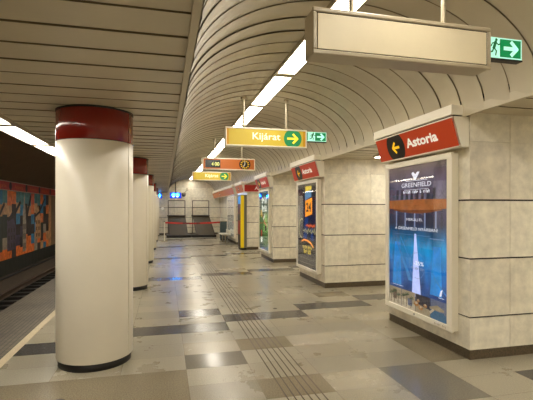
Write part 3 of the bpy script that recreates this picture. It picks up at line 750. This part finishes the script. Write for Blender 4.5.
t = thing('barrier_post', 'slim steel barrier post at left end of the red tape', 'post', (-.03, 21.0, 0))
b = MB(); b.lathe([(0, 0), (.16, 0), (.15, .025), (.04, .04), (0, .04)], mSteel, n=24); b.build('foot', t)
b = MB(); b.tube((0, 0, .03), (0, 0, .96), .024, mFrame); b.tube((0, 0, .96), (0, 0, .99), .04, mBlack); b.build('pole', t)
b = MB(); n = 16; mt_ = M('tape_red', (190, 34, 22), .5); mt2 = M('tape_dark_red', (120, 20, 16), .5)
for i in range(n):
    a, c = i/n, (i+1)/n; za, zc = .93-.05*math.sin(PI*a), .93-.05*math.sin(PI*c)
    xa, xc = .01+2.70*a, .01+2.70*c
    b.box(xa, xc, 20.995, 21.0, min(za, zc)-.035, max(za, zc)+.035, mt2 if i in (5, 6, 9) else mt_)
tag(b.build('barrier_tape'), 'red barrier tape stretched across the hall before the stands', 'tape')
t = thing('information_cabinet', 'blue grey floor cabinet at the right end of the red tape', 'cabinet', (2.74, 21.05, 0))
b = MB(); b.box(0, .36, 0, .3, .08, .96, M('cabinet_blue_grey', (72, 88, 92), .4, var=.1), bev=.01); b.build('body', t)
b = MB(); b.box(.03, .33, .02, .28, 0, .08, mBlack); b.build('plinth', t)
b = MB(); b.box(-.01, .37, -.01, .31, .96, .99, mSteel, bev=.004); b.build('lid', t)
def bench(label, y):
    t = thing('platform_bench', label, 'bench', (2.5, y, 0), 0, 'white benches by the far pillar'); ms = M('bench_white', (206, 204, 190), .35)
    for i in range(3):
        b = MB(); fr = Fr((0, .03+i*.5, 0), (1, 0, 0), (0, 1, 0), (0, 0, 1))
        b.box(.0, .44, 0, .44, .41, .435, ms, bev=.01, fr=fr); b.box(.42, .445, .01, .43, .43, .62, ms, bev=.008, fr=fr); b.build('seat', t)
    b = MB(); b.box(.18, .26, 0, 1.5, .35, .41, mSteel); b.build('beam', t)
    for yy in (.25, 1.2):
        b = MB(); b.box(.19, .25, yy, yy+.06, .0, .36, mSteel); b.box(.04, .40, yy, yy+.06, 0, .03, mSteel); b.build('leg', t)
bench('white metal bench in front of the far pillar', 18.9)

# ------------------------------------------------------------------ across the track
t = thing('mural', 'patchwork mural of orange, blue and dark house fronts on the track wall', 'mural', (-5.599, 12.7, -.23))
cols = {'o': M('mural_orange', (222, 110, 40), .5, var=.38, scale=5), 'r': M('mural_red', (200, 70, 30), .5, var=.38, scale=5), 'b': M('mural_blue', (40, 118, 158), .5, var=.38, scale=5),
        't': M('mural_teal', (70, 128, 128), .5, var=.38, scale=5), 'k': M('mural_umber', (50, 36, 32), .5, var=.38, scale=5), 'n': M('mural_tan', (188, 140, 90), .5, var=.38, scale=5),
        'g': M('mural_grey', (150, 138, 118), .5, var=.38, scale=5), 'd': M('mural_green', (40, 48, 36), .5, var=.38, scale=5), 'p': M('mural_plum', (70, 56, 72), .5, var=.38, scale=5)}
b = MB(); CW = .46
# columns run from far (left end of the frame axis) to near
seq = ['nnnnnn', 'kokkno', 'bdkgob', 'obodkn', 'tkkbok', 'tnkbgg', 'robkbo', 'tnkkoo', 'tkpkoo', 'tbkpko', 'tnbkpo', 'okkkpk', 'onkpko', 'tnddgo', 'bndddo', 'tkobko', 'ookbto', 'tbknoo', 'kotbkr', 'nbktoo', 'tkobnk', 'oknbto']
for i, sq in enumerate(seq):
    a = 10.2-(i+1)*CW
    for j, ch in enumerate(sq):
        jj = (i*37 % 5)*.03
        z1 = 2.5-j*.42-(jj if j else 0); z0 = 2.5-(j+1)*.42-(jj if j < 5 else 0)
        b.box(10.2-(i+1)*CW, 10.2-i*CW-.004, max(0, z0), z1, 0, .02, cols[ch], fr=Fr((0, 0, 0), (0, 1, 0), (0, 0, 1), (1, 0, 0)))
g = Fr((.022, 0, 0), (0, 1, 0), (0, 0, 1), (1, 0, 0)); dkp = cols['k']; gy = cols['g']
def house(y, wd, z0, h, roof, m, wm):
    b.poly(g, [(y, z0), (y+wd, z0), (y+wd, z0+h*.8), (y+wd*.5, z0+h+roof), (y, z0+h)], .002, m)
    for a in range(3):
        for c in range(3):
            yy, zz = y+wd*(.12+.3*a), z0+h*(.08+.26*c); b.poly(g, [(yy, zz), (yy+wd*.14, zz), (yy+wd*.14, zz+h*.15), (yy, zz+h*.15)], .004, wm)
house(7.6, .8, .5, 1.1, .4, cols['n'], dkp); house(5.9, .42, .1, 1.5, .9, cols['g'], dkp); house(4.2, .9, .3, 1.1, .3, cols['p'], cols['k']); house(2.2, 1.0, .4, 1.0, .4, cols['n'], dkp)
for pts, wd in (([(9.0, 2.3), (8.2, 1.7), (7.5, 1.5)], .12), ([(6.9, 2.35), (6.4, 1.5), (6.5, .9)], .2), ([(5.6, 2.1), (4.9, 1.6), (4.3, 1.45)], .16), ([(3.9, 2.0), (3.2, 1.4), (2.3, 1.2)], .14)):
    b.stroke(g, pts, wd, .005, dkp)
b.build('picture_tiles', t)
t = thing('station_name_band', 'long red band with black arrow ovals above the mural', 'sign', (-5.599, Y0, 2.295)); mBandText = M('band_text', (214, 104, 50), .5)
b = MB(); f = Fr((0, 0, 0), (0, 1, 0), (0, 0, 1), (1, 0, 0)); b.box(0, 33.9-Y0, 0, .30, 0, .05, M('band_red', (196, 40, 24), .4), fr=f); b.box(0, 33.9-Y0, .30, .325, 0, .06, mFrameBr, fr=f); b.box(0, 33.9-Y0, -.012, 0, 0, .055, mFrameBr, fr=f); b.build('band', t)
b = MB(); fb = Fr((0.052, 39, 0), (0, -1, 0), (0, 0, 1), (1, 0, 0))
# seen from the platform the text runs towards +Y
fb = Fr((0.052, 0, 0), (0, 1, 0), (0, 0, 1), (1, 0, 0))
for i in range(9):
    s = 17.15-Y0+1.82*(i-4)
    b = MB(); b.ell(fb, s, .15, .15, .15, .001, mBlkInk, lo=.0, hi=.30); b.build('arrow_oval', t)
    b = MB(); b.text(fb, 'Astoria', s+.42, s+1.38, .08, .22, .001, mBandText, bold=.01); b.build('name_lettering', t)
def run(name, label, cat, x, z, r, m):
    b = MB(); b.tube((x, Y0, z), (x, 34, z), r, m, 8); tag(b.build(name), label, cat)
run('cable_pipe', 'dark cable pipe along the foot of the track wall', 'pipe', -5.3, -.75, .03, mBlack)
mRail = M('rail_steel', (92, 76, 60), .35, metal=.6)
for x, lb in ((-4.62, 'steel rail farther from the platform'), (-3.18, 'steel rail nearer the platform')):
    b = MB(); b.prism([(-.06, 0), (.06, 0), (.06, .012), (.012, .03), (.012, .10), (.034, .11), (.034, .14), (-.034, .14), (-.034, .11), (-.012, .10), (-.012, .03), (-.06, .012)], lambda p, q, s: (x+p, s, -1.03+q), Y0, 34, mRail)
    tag(b.build('rail'), lb, 'rail', 'rails of the track')
mSleep = M('sleeper', (30, 26, 22), .8, var=.3)
s0 = None
for i in range(36):
    if s0 is None:
        b = MB(); b.box(-1.2, 1.2, -.12, .12, 0, .09, mSleep, bev=.015); s0 = tag(b.build('sleeper', None, (-3.9, 4.0, -1.12)), 'dark track sleeper crossing under the rails below the platform edge', 'sleeper', 'track sleepers'); 
    else:
        o = s0.copy(); C.objects.link(o); o.location = (-3.9, 4.0+.62*i, -1.12)

# small floor caps
def cap(label, x, y, r):
    b = MB(); b.lathe([(0, .004), (r*.9, .004), (r, .0005)], mSeam, n=24); tag(b.build('floor_cap', None, (x, y, 0)), label, 'floor cap', 'small round caps in the floor')
cap('dark round cap in the floor in front of the nearest column', -.86, 3.76, .05)
cap('small round cap in the floor near the guidance grooves', 1.72, 6.45, .035)
cap('small round cap on the dark tiles before the second stone pillar', 2.35, 6.5, .03)
